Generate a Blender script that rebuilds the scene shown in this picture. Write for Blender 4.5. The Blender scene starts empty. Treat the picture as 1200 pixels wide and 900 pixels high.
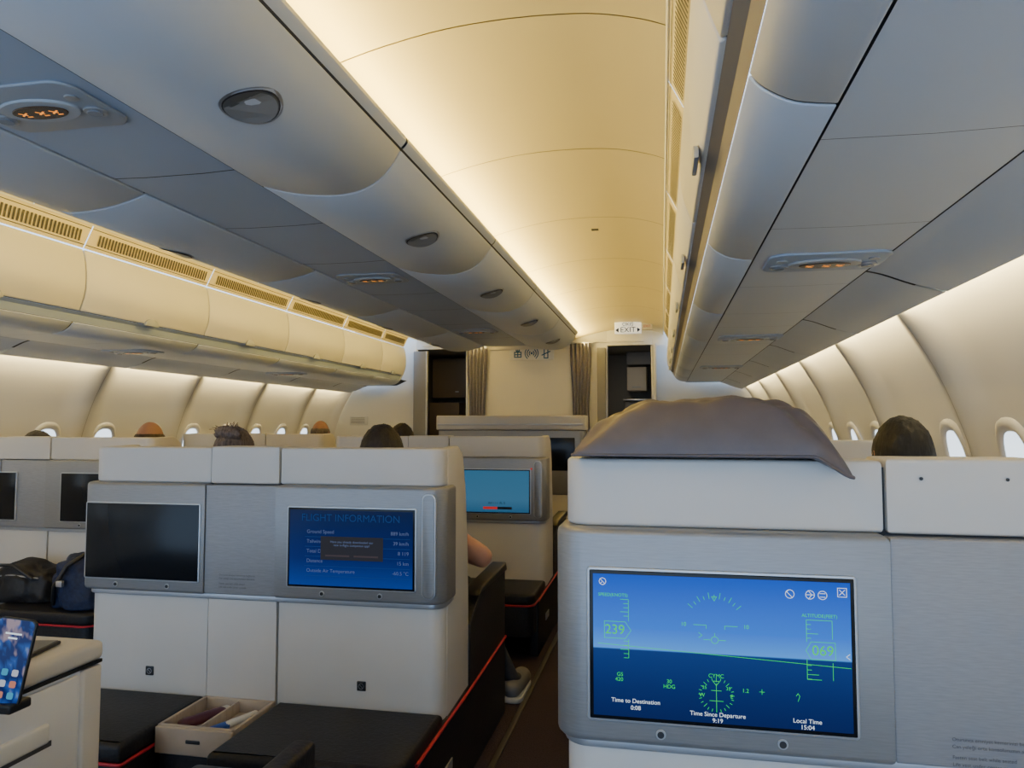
import bpy, bmesh, math, random
from mathutils import Vector, Matrix, noise
random.seed(4)
EYE=1.30
XC=-1.47
S=bpy.context.scene
COL=S.collection
# ------------------------------------------------------------ materials
MATS={}
def mat(name,col,rough=.5,metal=0.,emit=None,es=0.,nscale=0,namt=0.,bump=0.,coat=0.,stretch=None,spec=None):
    if name in MATS: return MATS[name]
    m=bpy.data.materials.new(name); m.use_nodes=True
    nt=m.node_tree; b=nt.nodes['Principled BSDF']
    b.inputs['Base Color'].default_value=(*col,1)
    b.inputs['Roughness'].default_value=rough
    b.inputs['Metallic'].default_value=metal
    if coat: b.inputs['Coat Weight'].default_value=coat
    if spec is not None: b.inputs['Specular IOR Level'].default_value=spec
    if emit:
        b.inputs['Emission Color'].default_value=(*emit,1); b.inputs['Emission Strength'].default_value=es
    if nscale:
        tc=nt.nodes.new('ShaderNodeTexCoord'); mp=nt.nodes.new('ShaderNodeMapping')
        if stretch: mp.inputs['Scale'].default_value=stretch
        n=nt.nodes.new('ShaderNodeTexNoise'); n.inputs['Scale'].default_value=nscale; n.inputs['Detail'].default_value=4
        nt.links.new(tc.outputs['Object'],mp.inputs[0]); nt.links.new(mp.outputs[0],n.inputs['Vector'])
        r=nt.nodes.new('ShaderNodeValToRGB')
        r.color_ramp.elements[0].position=.3; r.color_ramp.elements[1].position=.7
        r.color_ramp.elements[0].color=(*[c*(1-namt) for c in col],1)
        r.color_ramp.elements[1].color=(*[min(1,c*(1+namt)) for c in col],1)
        nt.links.new(n.outputs['Fac'],r.inputs[0]); nt.links.new(r.outputs[0],b.inputs['Base Color'])
        if bump:
            bp=nt.nodes.new('ShaderNodeBump'); bp.inputs['Strength'].default_value=bump; bp.inputs['Distance'].default_value=.01
            nt.links.new(n.outputs['Fac'],bp.inputs['Height']); nt.links.new(bp.outputs[0],b.inputs['Normal'])
    MATS[name]=m; return m
def grad_emit(name,stops,strength=1.,axis='Z',interp='LINEAR'):
    m=bpy.data.materials.new(name); m.use_nodes=True; nt=m.node_tree; b=nt.nodes['Principled BSDF']
    b.inputs['Base Color'].default_value=(.004,.004,.005,1); b.inputs['Roughness'].default_value=.25; b.inputs['Specular IOR Level'].default_value=.12
    tc=nt.nodes.new('ShaderNodeTexCoord'); sp=nt.nodes.new('ShaderNodeSeparateXYZ'); r=nt.nodes.new('ShaderNodeValToRGB')
    nt.links.new(tc.outputs['Generated'],sp.inputs[0]); nt.links.new(sp.outputs[axis],r.inputs[0])
    r.color_ramp.interpolation=interp
    e=r.color_ramp.elements
    e[0].position=stops[0][0]; e[0].color=(*stops[0][1],1); e[1].position=stops[-1][0]; e[1].color=(*stops[-1][1],1)
    for p,c in stops[1:-1]:
        k=e.new(p); k.color=(*c,1)
    nt.links.new(r.outputs[0],b.inputs['Emission Color']); b.inputs['Emission Strength'].default_value=strength
    return m
CREAM=mat('cream_plastic',(.59,.56,.52),.45,nscale=6,namt=.02)
WHITE=mat('white_plastic',(.70,.69,.66),.45,nscale=3,namt=.015)
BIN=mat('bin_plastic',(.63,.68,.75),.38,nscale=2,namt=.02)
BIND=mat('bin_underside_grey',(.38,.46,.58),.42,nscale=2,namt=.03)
BINS=mat('bin_recess_shaded',(.20,.18,.165),.6)  # shadow in the right-hand recess, put into the base colour
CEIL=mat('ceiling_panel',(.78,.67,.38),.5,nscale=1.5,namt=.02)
WALL=mat('sidewall_panel',(.70,.68,.64),.5,nscale=2,namt=.02)
SEAM=mat('dark_seam',(.05,.05,.055),.8)
METAL=mat('brushed_grey',(.27,.27,.275),.42,.45,nscale=60,namt=.07,stretch=(.4,1,6))
METALT=mat('brushed_trim',(.46,.47,.49),.35,.6)
FABP=mat('grey_laminate',(.28,.28,.295),.5,.3,nscale=120,namt=.08,stretch=(.3,1,3))
GLASS=mat('screen_glass',(.008,.009,.011),.18,spec=.25)
BLACK=mat('black_leather',(.014,.014,.017),.5,nscale=90,namt=.3,bump=.15,spec=.3)
BLK=mat('black_plastic',(.012,.012,.014),.4)
RED=mat('red_piping',(.45,.012,.03),.5)
CARPET=mat('carpet_aubergine',(.030,.018,.028),.95,nscale=160,namt=.5,bump=.4)
WOOD=mat('light_wood',(.42,.35,.28),.5,nscale=14,namt=.10,stretch=(.5,6,1))
SEATL=mat('seat_leather',(.10,.085,.08),.5,nscale=80,namt=.15)
CURT=mat('curtain_fabric',(.26,.25,.31),.9,nscale=50,namt=.15)
DOORG=mat('door_grey',(.20,.20,.21),.5)
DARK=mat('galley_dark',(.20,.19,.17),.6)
PILL=mat('pillow_satin',(.098,.082,.088),.45,nscale=25,namt=.08,bump=.06,spec=.45)
GREEN=mat('hud_green',(0,0,0),.5,emit=(.03,.9,.10),es=.95,spec=0)
WTXT=mat('screen_white',(0,0,0),.5,emit=(.75,.88,1),es=1.2,spec=0)
WDIM=mat('screen_white_dim',(0,0,0),.5,emit=(.36,.5,.95),es=.28,spec=0)
LBTXT=mat('screen_lightblue',(0,0,0),.5,emit=(.07,.24,.85),es=.20,spec=0)
GTXT=mat('print_grey',(.10,.10,.11),.6)
BTXT=mat('print_blue',(.04,.16,.34),.6)
AMBER=mat('amber_icon',(.3,.1,0),.5,emit=(1,.33,.04),es=1.2)
LENS=mat('psu_lens',(.085,.05,.03),.25)
PSUM=mat('psu_grey',(.34,.37,.41),.4)
PSUB=mat('psu_bezel',(.42,.45,.48),.4)
# ------------------------------------------------------------ helpers
def empty(name,loc=(0,0,0)):
    e=bpy.data.objects.new(name,None); COL.objects.link(e); e.location=loc; e.empty_display_size=.05; return e
def par(o,p):
    if p is not None:
        o.parent=p; o.matrix_parent_inverse=Matrix.Translation(-Vector(p.location))
    return o
def obj(name,me,m,p=None,smooth=True,ang=35):
    if m is not None and len(me.materials)==0: me.materials.append(m)
    if smooth:
        for f in me.polygons: f.use_smooth=True
        me.set_sharp_from_angle(angle=math.radians(ang))
    o=bpy.data.objects.new(name,me); COL.objects.link(o); par(o,p); return o
def mesh(name,vs,fs,m,p=None,smooth=True,ang=35):
    me=bpy.data.meshes.new(name); me.from_pydata([tuple(v) for v in vs],[],fs); me.update()
    return obj(name,me,m,p,smooth,ang)
def box(name,x0,x1,y0,y1,z0,z1,m,p=None,bev=.006,seg=3,rot=None):
    """z values relative to eye height"""
    bm=bmesh.new(); bmesh.ops.create_cube(bm,size=1)
    bmesh.ops.scale(bm,vec=(x1-x0,y1-y0,z1-z0),verts=bm.verts)
    if bev>0:
        b=min(bev,.49*min(x1-x0,y1-y0,z1-z0))
        bmesh.ops.bevel(bm,geom=bm.edges[:],offset=b,segments=seg,profile=.5,affect='EDGES')
    if rot: bmesh.ops.rotate(bm,verts=bm.verts,cent=(0,0,0),matrix=Matrix.Rotation(rot[0],3,rot[1]))
    bmesh.ops.translate(bm,vec=((x0+x1)/2,(y0+y1)/2,EYE+(z0+z1)/2),verts=bm.verts)
    me=bpy.data.meshes.new(name); bm.to_mesh(me); bm.free()
    return obj(name,me,m,p)
def prism(name,pts,a0,a1,m,p=None,axis='Z',bev=.006,seg=3):
    """pts 2D polygon extruded. axis Z: pts=(x,y); axis X: pts=(y,z)"""
    bm=bmesh.new()
    if axis=='Z': lo=[bm.verts.new((x,y,EYE+a0)) for x,y in pts]; d=Vector((0,0,a1-a0))
    elif axis=='X': lo=[bm.verts.new((a0,y,EYE+z)) for y,z in pts]; d=Vector((a1-a0,0,0))
    else: lo=[bm.verts.new((x,a0,EYE+z)) for x,z in pts]; d=Vector((0,a1-a0,0))
    hi=[bm.verts.new(v.co+d) for v in lo]; n=len(pts)
    caps=[bm.faces.new(lo),bm.faces.new(hi[::-1])]
    for i in range(n): bm.faces.new([lo[i],hi[i],hi[(i+1)%n],lo[(i+1)%n]])
    bmesh.ops.recalc_face_normals(bm,faces=bm.faces)
    if bev>0:
        es=set()
        for c in caps: es.update(c.edges)
        bmesh.ops.bevel(bm,geom=list(es),offset=bev,segments=seg,profile=.5,affect='EDGES')
    me=bpy.data.meshes.new(name); bm.to_mesh(me); bm.free()
    return obj(name,me,m,p)
def rrect(x0,x1,y0,y1,rs,n=7):
    """radii order: (x0,y0),(x1,y0),(x1,y1),(x0,y1)"""
    out=[]
    for (cx,cy,sx,sy,a0),r in zip([(x0,y0,1,1,180),(x1,y0,-1,1,270),(x1,y1,-1,-1,0),(x0,y1,1,-1,90)],rs):
        if r<=0: out.append((cx,cy)); continue
        for i in range(n+1):
            a=math.radians(a0+90*i/n); out.append((cx+sx*r+r*math.cos(a),cy+sy*r+r*math.sin(a)))
    return out
def cr(pts,n=5):
    P=[Vector(p) for p in pts]; out=[]
    for i in range(len(P)-1):
        a=P[max(i-1,0)];b=P[i];c=P[i+1];d=P[min(i+2,len(P)-1)]
        for k in range(n):
            t=k/n
            out.append(.5*((2*b)+(c-a)*t+(2*a-5*b+4*c-d)*t*t+(3*b-a-3*c+d)*t**3))
    out.append(P[-1]); return [tuple(v) for v in out]
def sheet(name,prof,y0,y1,m,p=None,s=1,thick=0,ny=1,ang=35):
    """prof in (r,dz) about cabin centre"""
    vs=[];fs=[];n=len(prof)
    for j in range(ny+1):
        y=y0+(y1-y0)*j/ny
        for r,z in prof: vs.append((XC+s*r,y,EYE+z))
    for j in range(ny):
        for i in range(n-1):
            a=j*n+i; fs.append((a,a+1,a+n+1,a+n) if s>0 else (a,a+n,a+n+1,a+1))
    o=mesh(name,vs,fs,m,p,True,ang)
    if thick:
        md=o.modifiers.new('s','SOLIDIFY'); md.thickness=thick; md.offset=0
        b=o.modifiers.new('b','BEVEL'); b.width=.004; b.segments=2; b.limit_method='ANGLE'; b.angle_limit=math.radians(60)
    return o
def disc(name,cx,y,cz,rx,rz,m,p,axis='Y',depth=.004,n=28):
    pts=[(math.cos(2*math.pi*i/n)*rx,math.sin(2*math.pi*i/n)*rz) for i in range(n)]
    if axis=='Y': return prism(name,[(cx+a,cz+b) for a,b in pts],y-depth,y,m,p,'Y',bev=min(.001,depth*.3),seg=1)
    if axis=='Z': return prism(name,[(cx+a,y+b) for a,b in pts],cz-depth,cz,m,p,'Z',bev=min(.002,depth*.3),seg=1)
def text(name,body,x,y,dz,size,m,p,align='CENTER',rot=(math.pi/2,0,0),bold=0):
    c=bpy.data.curves.new(name,'FONT'); c.body=body; c.size=size; c.align_x=align; c.align_y='CENTER'; c.offset=bold
    c.materials.append(m); o=bpy.data.objects.new(name,c); COL.objects.link(o)
    o.location=(x,y,EYE+dz); o.rotation_euler=rot
    par(o,p); return o
def strokes(name,lines,w,y,m,p):
    """lines: polylines of (x,dz) on plane y"""
    vs=[];fs=[]
    for L in lines:
        for a,b in zip(L[:-1],L[1:]):
            a=Vector(a);b=Vector(b);d=(b-a)
            if d.length<1e-6: continue
            d.normalize(); n=Vector((-d.y,d.x))*w/2; d=d*w*.3; k=len(vs)
            for q in (a-d+n,a-d-n,b+d-n,b+d+n): vs.append((q.x,y,EYE+q.y))
            fs.append((k,k+1,k+2,k+3))
    return mesh(name,vs,fs,m,p,False)
def circ(cx,cz,r,n=20,a0=0,a1=360):
    return [(cx+r*math.cos(math.radians(a0+(a1-a0)*i/n)),cz+r*math.sin(math.radians(a0+(a1-a0)*i/n))) for i in range(n+1)]
def tube(name,pts,r,m,p,cyc=False):
    c=bpy.data.curves.new(name,'CURVE'); c.dimensions='3D'; c.bevel_depth=r; c.bevel_resolution=3
    s=c.splines.new('POLY'); s.points.add(len(pts)-1)
    for q,v in zip(s.points,pts): q.co=(v[0],v[1],EYE+v[2],1)
    s.use_cyclic_u=cyc; c.materials.append(m)
    o=bpy.data.objects.new(name,c); COL.objects.link(o); par(o,p); return o
YB=-1.6; YE=8.8
# ------------------------------------------------------------ floor, ceiling
fl=box('floor',-4.2,1.28,YB,11.2,-EYE-.05,-EYE,CARPET,None,bev=0)
TRK=mat('track_grey',(.035,.032,.036),.5)
box('seat_track',-.665,-.64,YB,YE,-EYE,-EYE+.006,TRK,fl,.002)
box('seat_track',-.25,-.225,YB,YE,-EYE,-EYE+.006,TRK,fl,.002)
ceil=empty('ceiling',(XC,4,EYE+1.1))
arch=cr([(.40,1.03),(.47,1.045),(.56,1.075),(.70,1.11),(.88,1.14),(1.08,1.15),(1.28,1.14),(1.42,1.11),(1.50,1.08)],5)
yj=[-1.6,0,1.0]+[1.99+1.02*i for i in range(6)]+[YE]
for s in (1,-1):
    for i in range(len(yj)-1):
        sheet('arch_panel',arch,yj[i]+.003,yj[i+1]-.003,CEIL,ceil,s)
    sheet('arch_backing',[(a,b+.006) for a,b in arch],YB,YE,mat('ceil_seam',(.34,.27,.13),.8),ceil,s)
    sheet('arch_edge',[(1.492,1.078),(1.497,1.070),(1.503,1.074)],YB,YE,WHITE,ceil,s)
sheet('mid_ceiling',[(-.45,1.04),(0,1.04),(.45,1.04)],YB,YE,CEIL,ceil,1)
box('ceiling_lamp_slot',-.39,-.35,4.27,4.30,1.146,1.15,SEAM,ceil,0)
# ------------------------------------------------------------ centre bins
CEND=6.95
cseams=[-1.5,-.35,.90,2.15,3.40,4.60,5.80,CEND]
cb=empty('overhead_bin',(XC,3,EYE+.8))
door=cr([(.215,.78),(.30,.755),(.40,.738),(.50,.735),(.58,.755),(.64,.80),(.68,.86)],5)
lip=[(.684,.862),(.697,.873),(.704,.885),(.702,.898),(.688,.906),(.60,.925),(.48,.945),(.44,1.03)]
def dz_at(rv):
    for (ra,za),(rb,zb) in zip(door[:-1],door[1:]):
        if ra<=rv<=rb: return za+(zb-za)*(rv-ra)/(rb-ra)
    return .74
for s in (1,-1):
    for i in range(len(cseams)-1):
        a,b=cseams[i]+.005,cseams[i+1]-.005
        sheet('bin_door',door,a,b,BIN,cb,s,thick=.012,ny=3)
        sheet('bin_lip',lip,a+.002,b-.002,BIN,cb,s)
        sheet('lip_groove',[(.6805,.858),(.6865,.864)],a,b,SEAM,cb,s)
        yc=(a+b)/2; r0=.548; rr=.074
        def ring(sc,off,name,mt,a0=0,a1=360,n=32):
            pts=[]
            for q in range(n):
                t=math.radians(a0+(a1-a0)*q/(n if a1-a0==360 else n-1)); dr=math.cos(t)*rr*sc*.8; dy=math.sin(t)*rr*sc
                pts.append((XC+s*(r0+dr),yc+dy,EYE+dz_at(r0+dr)-.008-off))
            mesh(name,pts,[tuple(range(n))],mt,cb,False)
        ring(1.12,0,'latch_bezel',METALT); ring(1.02,.0015,'latch_gap',SEAM); ring(.97,.003,'latch_cup',mat('latch_cup',(.14,.15,.16),.4,.3)); ring(.93,.0045,'latch_flap',mat('latch_flap',(.30,.31,.32),.4,.2),-35,215,40)
    sheet('bin_body',[(a*.995,b+.016) for a,b in door],-1.6,CEND-.01,SEAM,cb,s)
ss=[-1.5,-.5,.55,1.15,2.0,2.6,3.25,4.1,4.7,5.4,6.3,CEND]
for i in range(len(ss)-1):
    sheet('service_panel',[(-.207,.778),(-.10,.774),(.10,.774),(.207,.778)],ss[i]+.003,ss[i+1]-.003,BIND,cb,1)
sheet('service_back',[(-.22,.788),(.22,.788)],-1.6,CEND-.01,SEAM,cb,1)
full=[(-a,b) for a,b in door[::-1]]+[(-.2,.778),(.2,.778)]+list(door)+[(.70,.89),(.60,.93),(.45,1.03),(-.45,1.03),(-.60,.93),(-.70,.89)]
prism('end_cap',[(XC+a,b) for a,b in full],CEND-.03,CEND+.03,BIN,cb,'Y',bev=.02)
def psu(x,y,dz,e,wide=.10):
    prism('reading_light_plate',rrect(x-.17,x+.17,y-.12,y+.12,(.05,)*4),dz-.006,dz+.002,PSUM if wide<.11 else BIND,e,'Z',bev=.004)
    disc('reading_light_bezel',x,y,dz-.004,.105,.058,PSUB,e,'Z',.008)
    disc('sign_lens',x,y,dz-.011,.074,.034,LENS,e,'Z',.004)
    def flat(segs,w,nm):
        vs=[];fs=[]
        for a,b in segs:
            a=Vector(a);b=Vector(b);d=(b-a).normalized();n=Vector((-d.y,d.x))*w/2;k=len(vs)
            for q in (a+n,a-n,b-n,b+n): vs.append((x+q.x,y+q.y,EYE+dz-.0155))
            fs.append((k,k+1,k+2,k+3))
        mesh(nm,vs,fs,AMBER,e,False)
    L=[]
    for k in (-.042,.006,.044):     # seat-belt and no-smoking pictograms
        L+=[((k-.012,-.010),(k+.004,.004)),((k-.012,.006),(k+.010,-.008)),((k-.004,.012),(k+.010,.012))]
    flat(L,.0045,'icon_lit')
    for sx in (-1,1):
        disc('spot_ring',x+sx*.128,y+.030,dz-.006,.027,.027,METALT,e,'Z',.006)
        disc('spot_lens',x+sx*.128,y+.030,dz-.012,.018,.018,mat('spot_glass',(.25,.27,.3),.2),e,'Z',.003)
        disc('call_button',x+sx*.128,y-.045,dz-.006,.016,.016,PSUB if sx<0 else METALT,e,'Z',.004)
for y in (-.5,1.50,3.62,5.80): psu(XC,y,.774,cb)
# ------------------------------------------------------------ side bins
sdoor=cr([(1.565,.948),(1.548,.88),(1.540,.80),(1.545,.71),(1.575,.62)],5)
face=cr([(1.613,.56),(1.635,.535),(1.68,.510),(1.742,.50)],4)
band=cr([(2.122,.50),(2.17,.487),(2.26,.452),(2.355,.425)],4)+[(2.362,.43),(2.352,.445),(2.28,.50)]
sseams=[-1.5,-1.0,.10,1.2,2.3,3.4,4.5,5.6,6.7,7.7,8.45]
for s in (1,-1):
    e=empty('overhead_bin',(XC+s*1.9,3,EYE+.7))
    for i in range(len(sseams)-1):
        a,b=sseams[i]+.005,sseams[i+1]-.005
        sheet('bin_door',sdoor,a,b,WHITE,e,s,thick=.014,ny=2)
        sheet('bin_face',face,a,b,BIN,e,s,thick=.006)
        sheet('light_shroud',band,a+.25,min(b+.242,8.75),BIN,e,s)
        yc=(a+b)/2
        lp=[(yc+.062*math.cos(math.radians(q)),.605+.045*math.sin(math.radians(q))) for q in range(0,181,15)]
        prism('latch',lp,XC+s*1.553-.006,XC+s*1.553+.006,PSUM,e,'X',bev=.003,seg=2)
        g0,g1=(1.503,1.072),(1.558,.962)
        sheet('grille_strip',[(1.499,1.079),(1.561,.956)],a-.002,b+.002,CEIL,e,s)
        vs=[];fs=[];yy=a+.06
        while yy<b-.06:
            k=len(vs)
            for (t,dy) in ((.28,0),(.28,.013),(.78,.027),(.78,.014)):
                vs.append((XC+s*(g0[0]+(g1[0]-g0[0])*t-.004),yy+dy,EYE+g0[1]+(g1[1]-g0[1])*t-.002))
            fs.append((k,k+1,k+2,k+3)); yy+=.024
        mesh('grille_slots',vs,fs,mat('slot_shadow',(.07,.065,.05),.8),e,False)
        for t0,t1 in ((.10,.13),(.87,.90)):
            sheet('grille_line',[(g0[0]+(g1[0]-g0[0])*t-.003,g0[1]+(g1[1]-g0[1])*t-.001) for t in (t0,t1)],a,b,SEAM,e,s)
    sheet('door_gap',[(a+.022,b) for a,b in sdoor],-1.6,8.43,SEAM,e,s)
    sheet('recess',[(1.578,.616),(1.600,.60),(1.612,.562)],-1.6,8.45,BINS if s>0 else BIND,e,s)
    sheet('under_back',[(1.62,.57),(1.75,.51),(2.14,.51),(2.3,.47)],-1.6,8.74,SEAM,e,s)
    ps=[-1.6,-.9,-.3,.75,1.35,1.95,2.75,3.4,3.85,4.65,5.3,5.95,6.75,7.5,8.45]
    for i in range(len(ps)-1):
        sheet('service_panel',[(1.747,.50),(1.93,.497),(2.117,.50)],ps[i]+.001,ps[i+1]-.001,BIN,e,s)
    prism('end_cap',[(XC+s*a,b) for a,b in list(sdoor)+list(face)+[(2.1,.5),(2.1,.9),(1.6,.96)]],8.42,8.5,BIN,e,'Y',bev=.02)
    for y in (.3,2.35,4.3,6.35): psu(XC+s*1.955,y,.498,e,wide=.12)
# ------------------------------------------------------------ side walls with windows
wp=[(2.30,.62),(2.365,.53),(2.40,.46),(2.475,.34),(2.55,.20),(2.61,.05),(2.66,-.12),(2.69,-.35),(2.70,-.60),(2.68,-.9),(2.62,-1.30)]
def rwall(z):
    for (ra,za),(rb,zb) in zip(wps[:-1],wps[1:]):
        if zb<=z<=za: return ra+(rb-ra)*(za-z)/(za-zb+1e-9)
    return 2.62
wps=cr(wp,5)
def rib(y,y0):
    t=abs(((y-y0)/1.06+.5)%1-.5)*2
    return .055*(1-min(1,t/.42))**2*(3-2*(1-min(1,t/.42))) if t<.42 else 0
PANE=mat('window_daylight',(.6,.7,.75),.2,emit=(.72,.86,1),es=2.2)
wn=0; WZ=-.165
for s,y0,nm in ((1,3.06,'wall_right'),(-1,3.54,'wall_left')):
    vs=[];fs=[];ny=220;n=len(wps)
    for j in range(ny+1):
        y=YB+(YE-YB)*j/ny
        for r,z in wps: vs.append((XC+s*(r-rib(y,y0)),y,EYE+z))
    for j in range(ny):
        for i in range(n-1):
            a=j*n+i; fs.append((a,a+1,a+n+1,a+n))
    w=mesh(nm,vs,fs,WALL,None,True,60)
    k=-4
    while y0+k*1.06<YE:
        yr=y0+k*1.06; k+=1
        if yr<YB+.05: continue
        vs=[];fs=[]
        for i,(r,z) in enumerate(wps):
            for d in (-.0025,.0025): vs.append((XC+s*(r-.0565),yr+d,EYE+z))
        for i in range(len(wps)-1): fs.append((2*i,2*i+1,2*i+3,2*i+2))
        mesh('panel_joint',vs,fs,mat('joint_grey',(.38,.36,.33),.8),w,False)
    k=-8
    while True:
        yw=y0+.265+k*.53; k+=1
        if yw>YE-.3: break
        if yw<YB+.3: continue
        wn+=1; e=empty('window_%d'%wn,(XC+s*2.6,yw,EYE+WZ))
        loops=[]
        for sc,off in ((1.32,.0),(1.27,.012),(1.12,.018),(1.0,.004)):
            L=[]
            for q in range(36):
                t=2*math.pi*q/36; c,sn=math.cos(t),math.sin(t)
                dy=.100*sc*math.copysign(abs(c)**.75,c); dz=.150*sc*math.copysign(abs(sn)**.75,sn)
                z=WZ+dz
                L.append((XC+s*(rwall(z)-off-.006),yw+dy,EYE+z))
            loops.append(L)
        vs=sum(loops,[]);fs=[]
        for l in range(3):
            for q in range(36): fs.append((l*36+q,l*36+(q+1)%36,(l+1)*36+(q+1)%36,(l+1)*36+q))
        mesh('bezel',vs,fs,WALL,e,True,80)
        cen=(XC+s*(rwall(WZ)-.009),yw,EYE+WZ)
        inn=[]
        for sc in (1.0,.6,.3):
            for q in range(36):
                t=2*math.pi*q/36; c,sn=math.cos(t),math.sin(t)
                dy=.100*sc*math.copysign(abs(c)**.75,c); dz=.150*sc*math.copysign(abs(sn)**.75,sn)
                inn.append((XC+s*(rwall(WZ+dz)-.009),yw+dy,EYE+WZ+dz))
        inn.append(cen); fs=[]
        for l in range(2):
            for q in range(36): fs.append((l*36+q,l*36+(q+1)%36,(l+1)*36+(q+1)%36,(l+1)*36+q))
        for q in range(36): fs.append((72+q,72+(q+1)%36,108))
        mesh('pane',inn,fs,PANE,e)
# ------------------------------------------------------------ front bulkhead
wf=empty('wall_front',(XC,YE,EYE))
def bw(n,x0,x1,z0,z1,m=WHITE,y0=YE,y1=YE+.06,b=.004): return box(n,x0,x1,y0,y1,z0,z1,m,wf,b)
bw('panel_outboard',-4.18,-2.99,-1.3,1.2); bw('panel_center',-2.33,-.63,-1.3,1.2); bw('panel_outboard',-.10,1.25,-1.3,1.2)
bw('header',-2.99,-2.33,.96,1.2); bw('header',-.63,-.10,.96,1.2)
bw('center_trim',-2.05,-1.06,.93,.96,WHITE,YE-.015,YE)
for x in (-2.335,-.635): bw('jamb',x-.012,x+.012,-1.3,.95,METALT,YE-.02,YE+.07)
bw('jamb',-.115,-.085,-1.3,.95,METALT,YE-.02,YE+.07)
bw('cornice',-2.9,-.2,.995,1.01,WHITE,YE-.03,YE)
bw('open_edge',-.085,-.055,-1.3,.95,WHITE,YE-.25,YE-.01)
d1=empty('door_1',(-2.91,YE-.08,0)); box('leaf',-3.0,-2.83,YE-.08,YE-.04,-1.295,.93,DOORG,d1); box('edge',-2.84,-2.82,YE-.085,YE-.035,-1.295,.93,METALT,d1,.003)
d2=empty('door_2',(-.68,YE-.08,0)); box('leaf',-.74,-.64,YE-.08,YE-.04,-1.295,.93,DOORG,d2)
gl=empty('galley',(XC,10.5,0))
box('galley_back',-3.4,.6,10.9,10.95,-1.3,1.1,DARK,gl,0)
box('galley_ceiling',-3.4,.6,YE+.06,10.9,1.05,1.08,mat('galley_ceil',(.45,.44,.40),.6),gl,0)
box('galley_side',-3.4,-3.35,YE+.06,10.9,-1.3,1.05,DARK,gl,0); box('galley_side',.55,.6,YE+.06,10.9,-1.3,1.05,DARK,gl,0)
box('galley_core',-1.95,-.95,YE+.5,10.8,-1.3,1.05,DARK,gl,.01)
GW=mat('galley_beige',(.62,.56,.46),.5)
GBR=mat('galley_brown',(.16,.12,.08),.5)
box('trolley_bay',-.50,-.05,10.4,10.85,-1.3,.36,DOORG,gl,.01); box('counter',-.52,-.03,10.35,10.88,.36,.385,METALT,gl,.004)
box('locker',-.47,-.20,10.4,10.85,.50,.83,GW,gl,.012); box('locker_handle',-.40,-.28,10.385,10.4,.54,.555,METALT,gl,.003)
box('locker',-.47,-.05,10.4,10.85,.86,1.04,DOORG,gl,.01)
box('locker',-3.30,-2.85,10.3,10.85,-1.3,.35,GBR,gl,.01)
box('locker',-3.30,-2.72,10.45,10.85,.42,1.0,GBR,gl,.01)
box('locker_latch',-2.95,-2.90,10.435,10.45,.50,.52,METALT,gl,.003)
GLAMP=mat('galley_lamp',(1,1,1),.4,emit=(1,.90,.72),es=24)
box('galley_lamp',-.66,-.46,9.15,9.40,1.035,1.05,GLAMP,gl,.003); box('galley_lamp',-2.95,-2.85,9.25,9.4,1.035,1.05,GLAMP,gl,.003)
def curtain(x0,x1):
    vs=[];fs=[];nx=60;nz=16
    for j in range(nz+1):
        t=j/nz; z=.985-t*2.25
        pin=1-.25*math.sin(min(1,t*1.4)*math.pi)**2
        for i in range(nx+1):
            a=i/nx; xc=(x0+x1)/2; x=xc+(a-.5)*(x1-x0)*pin
            vs.append((x,YE-.07+.028*math.sin(a*math.pi*11+t*.6),EYE+z))
    for j in range(nz):
        for i in range(nx):
            a=j*(nx+1)+i; fs.append((a,a+1,a+nx+2,a+nx+1))
    o=mesh('curtain',vs,fs,CURT,None,True,80)
    box('curtain_rail',x0-.03,x1+.03,YE-.09,YE-.05,.985,1.0,METALT,o,.003)
curtain(-2.32,-2.06); curtain(-1.06,-.80)
sg=empty('pictogram_sign',(-1.53,YE-.02,EYE+.88))
box('plate',-1.80,-1.26,YE-.012,YE-.003,.805,.965,mat('sign_plate',(.78,.80,.80),.4),sg,.003)
ys=YE-.0145
cx=-1.70; strokes('shield_icon',[[(cx-.040,.84),(cx+.040,.84),(cx+.040,.90),(cx-.040,.90),(cx-.040,.84)],[(cx-.040,.87),(cx+.040,.87)],[(cx,.84),(cx,.93)],circ(cx,.925,.02,10)],.013,ys,BTXT,sg)
cx=-1.53; strokes('wireless_icon',[circ(cx,.885,.03,10,-50,50),circ(cx,.885,.055,10,-50,50),circ(cx,.885,.08,10,-50,50),circ(cx,.885,.03,10,130,230),circ(cx,.885,.055,10,130,230),circ(cx,.885,.08,10,130,230),circ(cx,.885,.008,8)],.011,ys,BTXT,sg)
cx=-1.355; strokes('phone_icon',[[(cx-.022,.825),(cx+.022,.825),(cx+.022,.945),(cx-.022,.945),(cx-.022,.825)],[(cx-.050,.86),(cx+.050,.905)]],.013,ys,BTXT,sg)
pl=empty('placard',(-3.7,YE-.01,EYE)); box('plate',-3.86,-3.62,YE-.012,YE-.003,.02,.13,mat('placard_grey',(.55,.56,.57),.5),pl,.002)
strokes('print',[[(-3.84,.11-.02*i),(-3.66,.11-.02*i)] for i in range(4)],.006,YE-.0135,GTXT,pl)
ex=empty('exit_sign',(-.355,8.2,EYE+1.08))
box('housing',-.50,-.21,8.2,8.26,1.025,1.155,mat('exit_face',(.85,.87,.88),.4,emit=(.9,.95,1),es=.55),ex,.006)
box('housing_side',-.205,-.09,8.21,8.25,1.06,1.145,CREAM,ex,.005)
EXT=mat('exit_letters',(.01,.015,.06),.5)
text('label_turkish','ÇIKIŞ',-.355,8.197,1.124,.050,EXT,ex,bold=.0006); text('label_english','EXIT',-.355,8.197,1.062,.082,EXT,ex,bold=.001)
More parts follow.
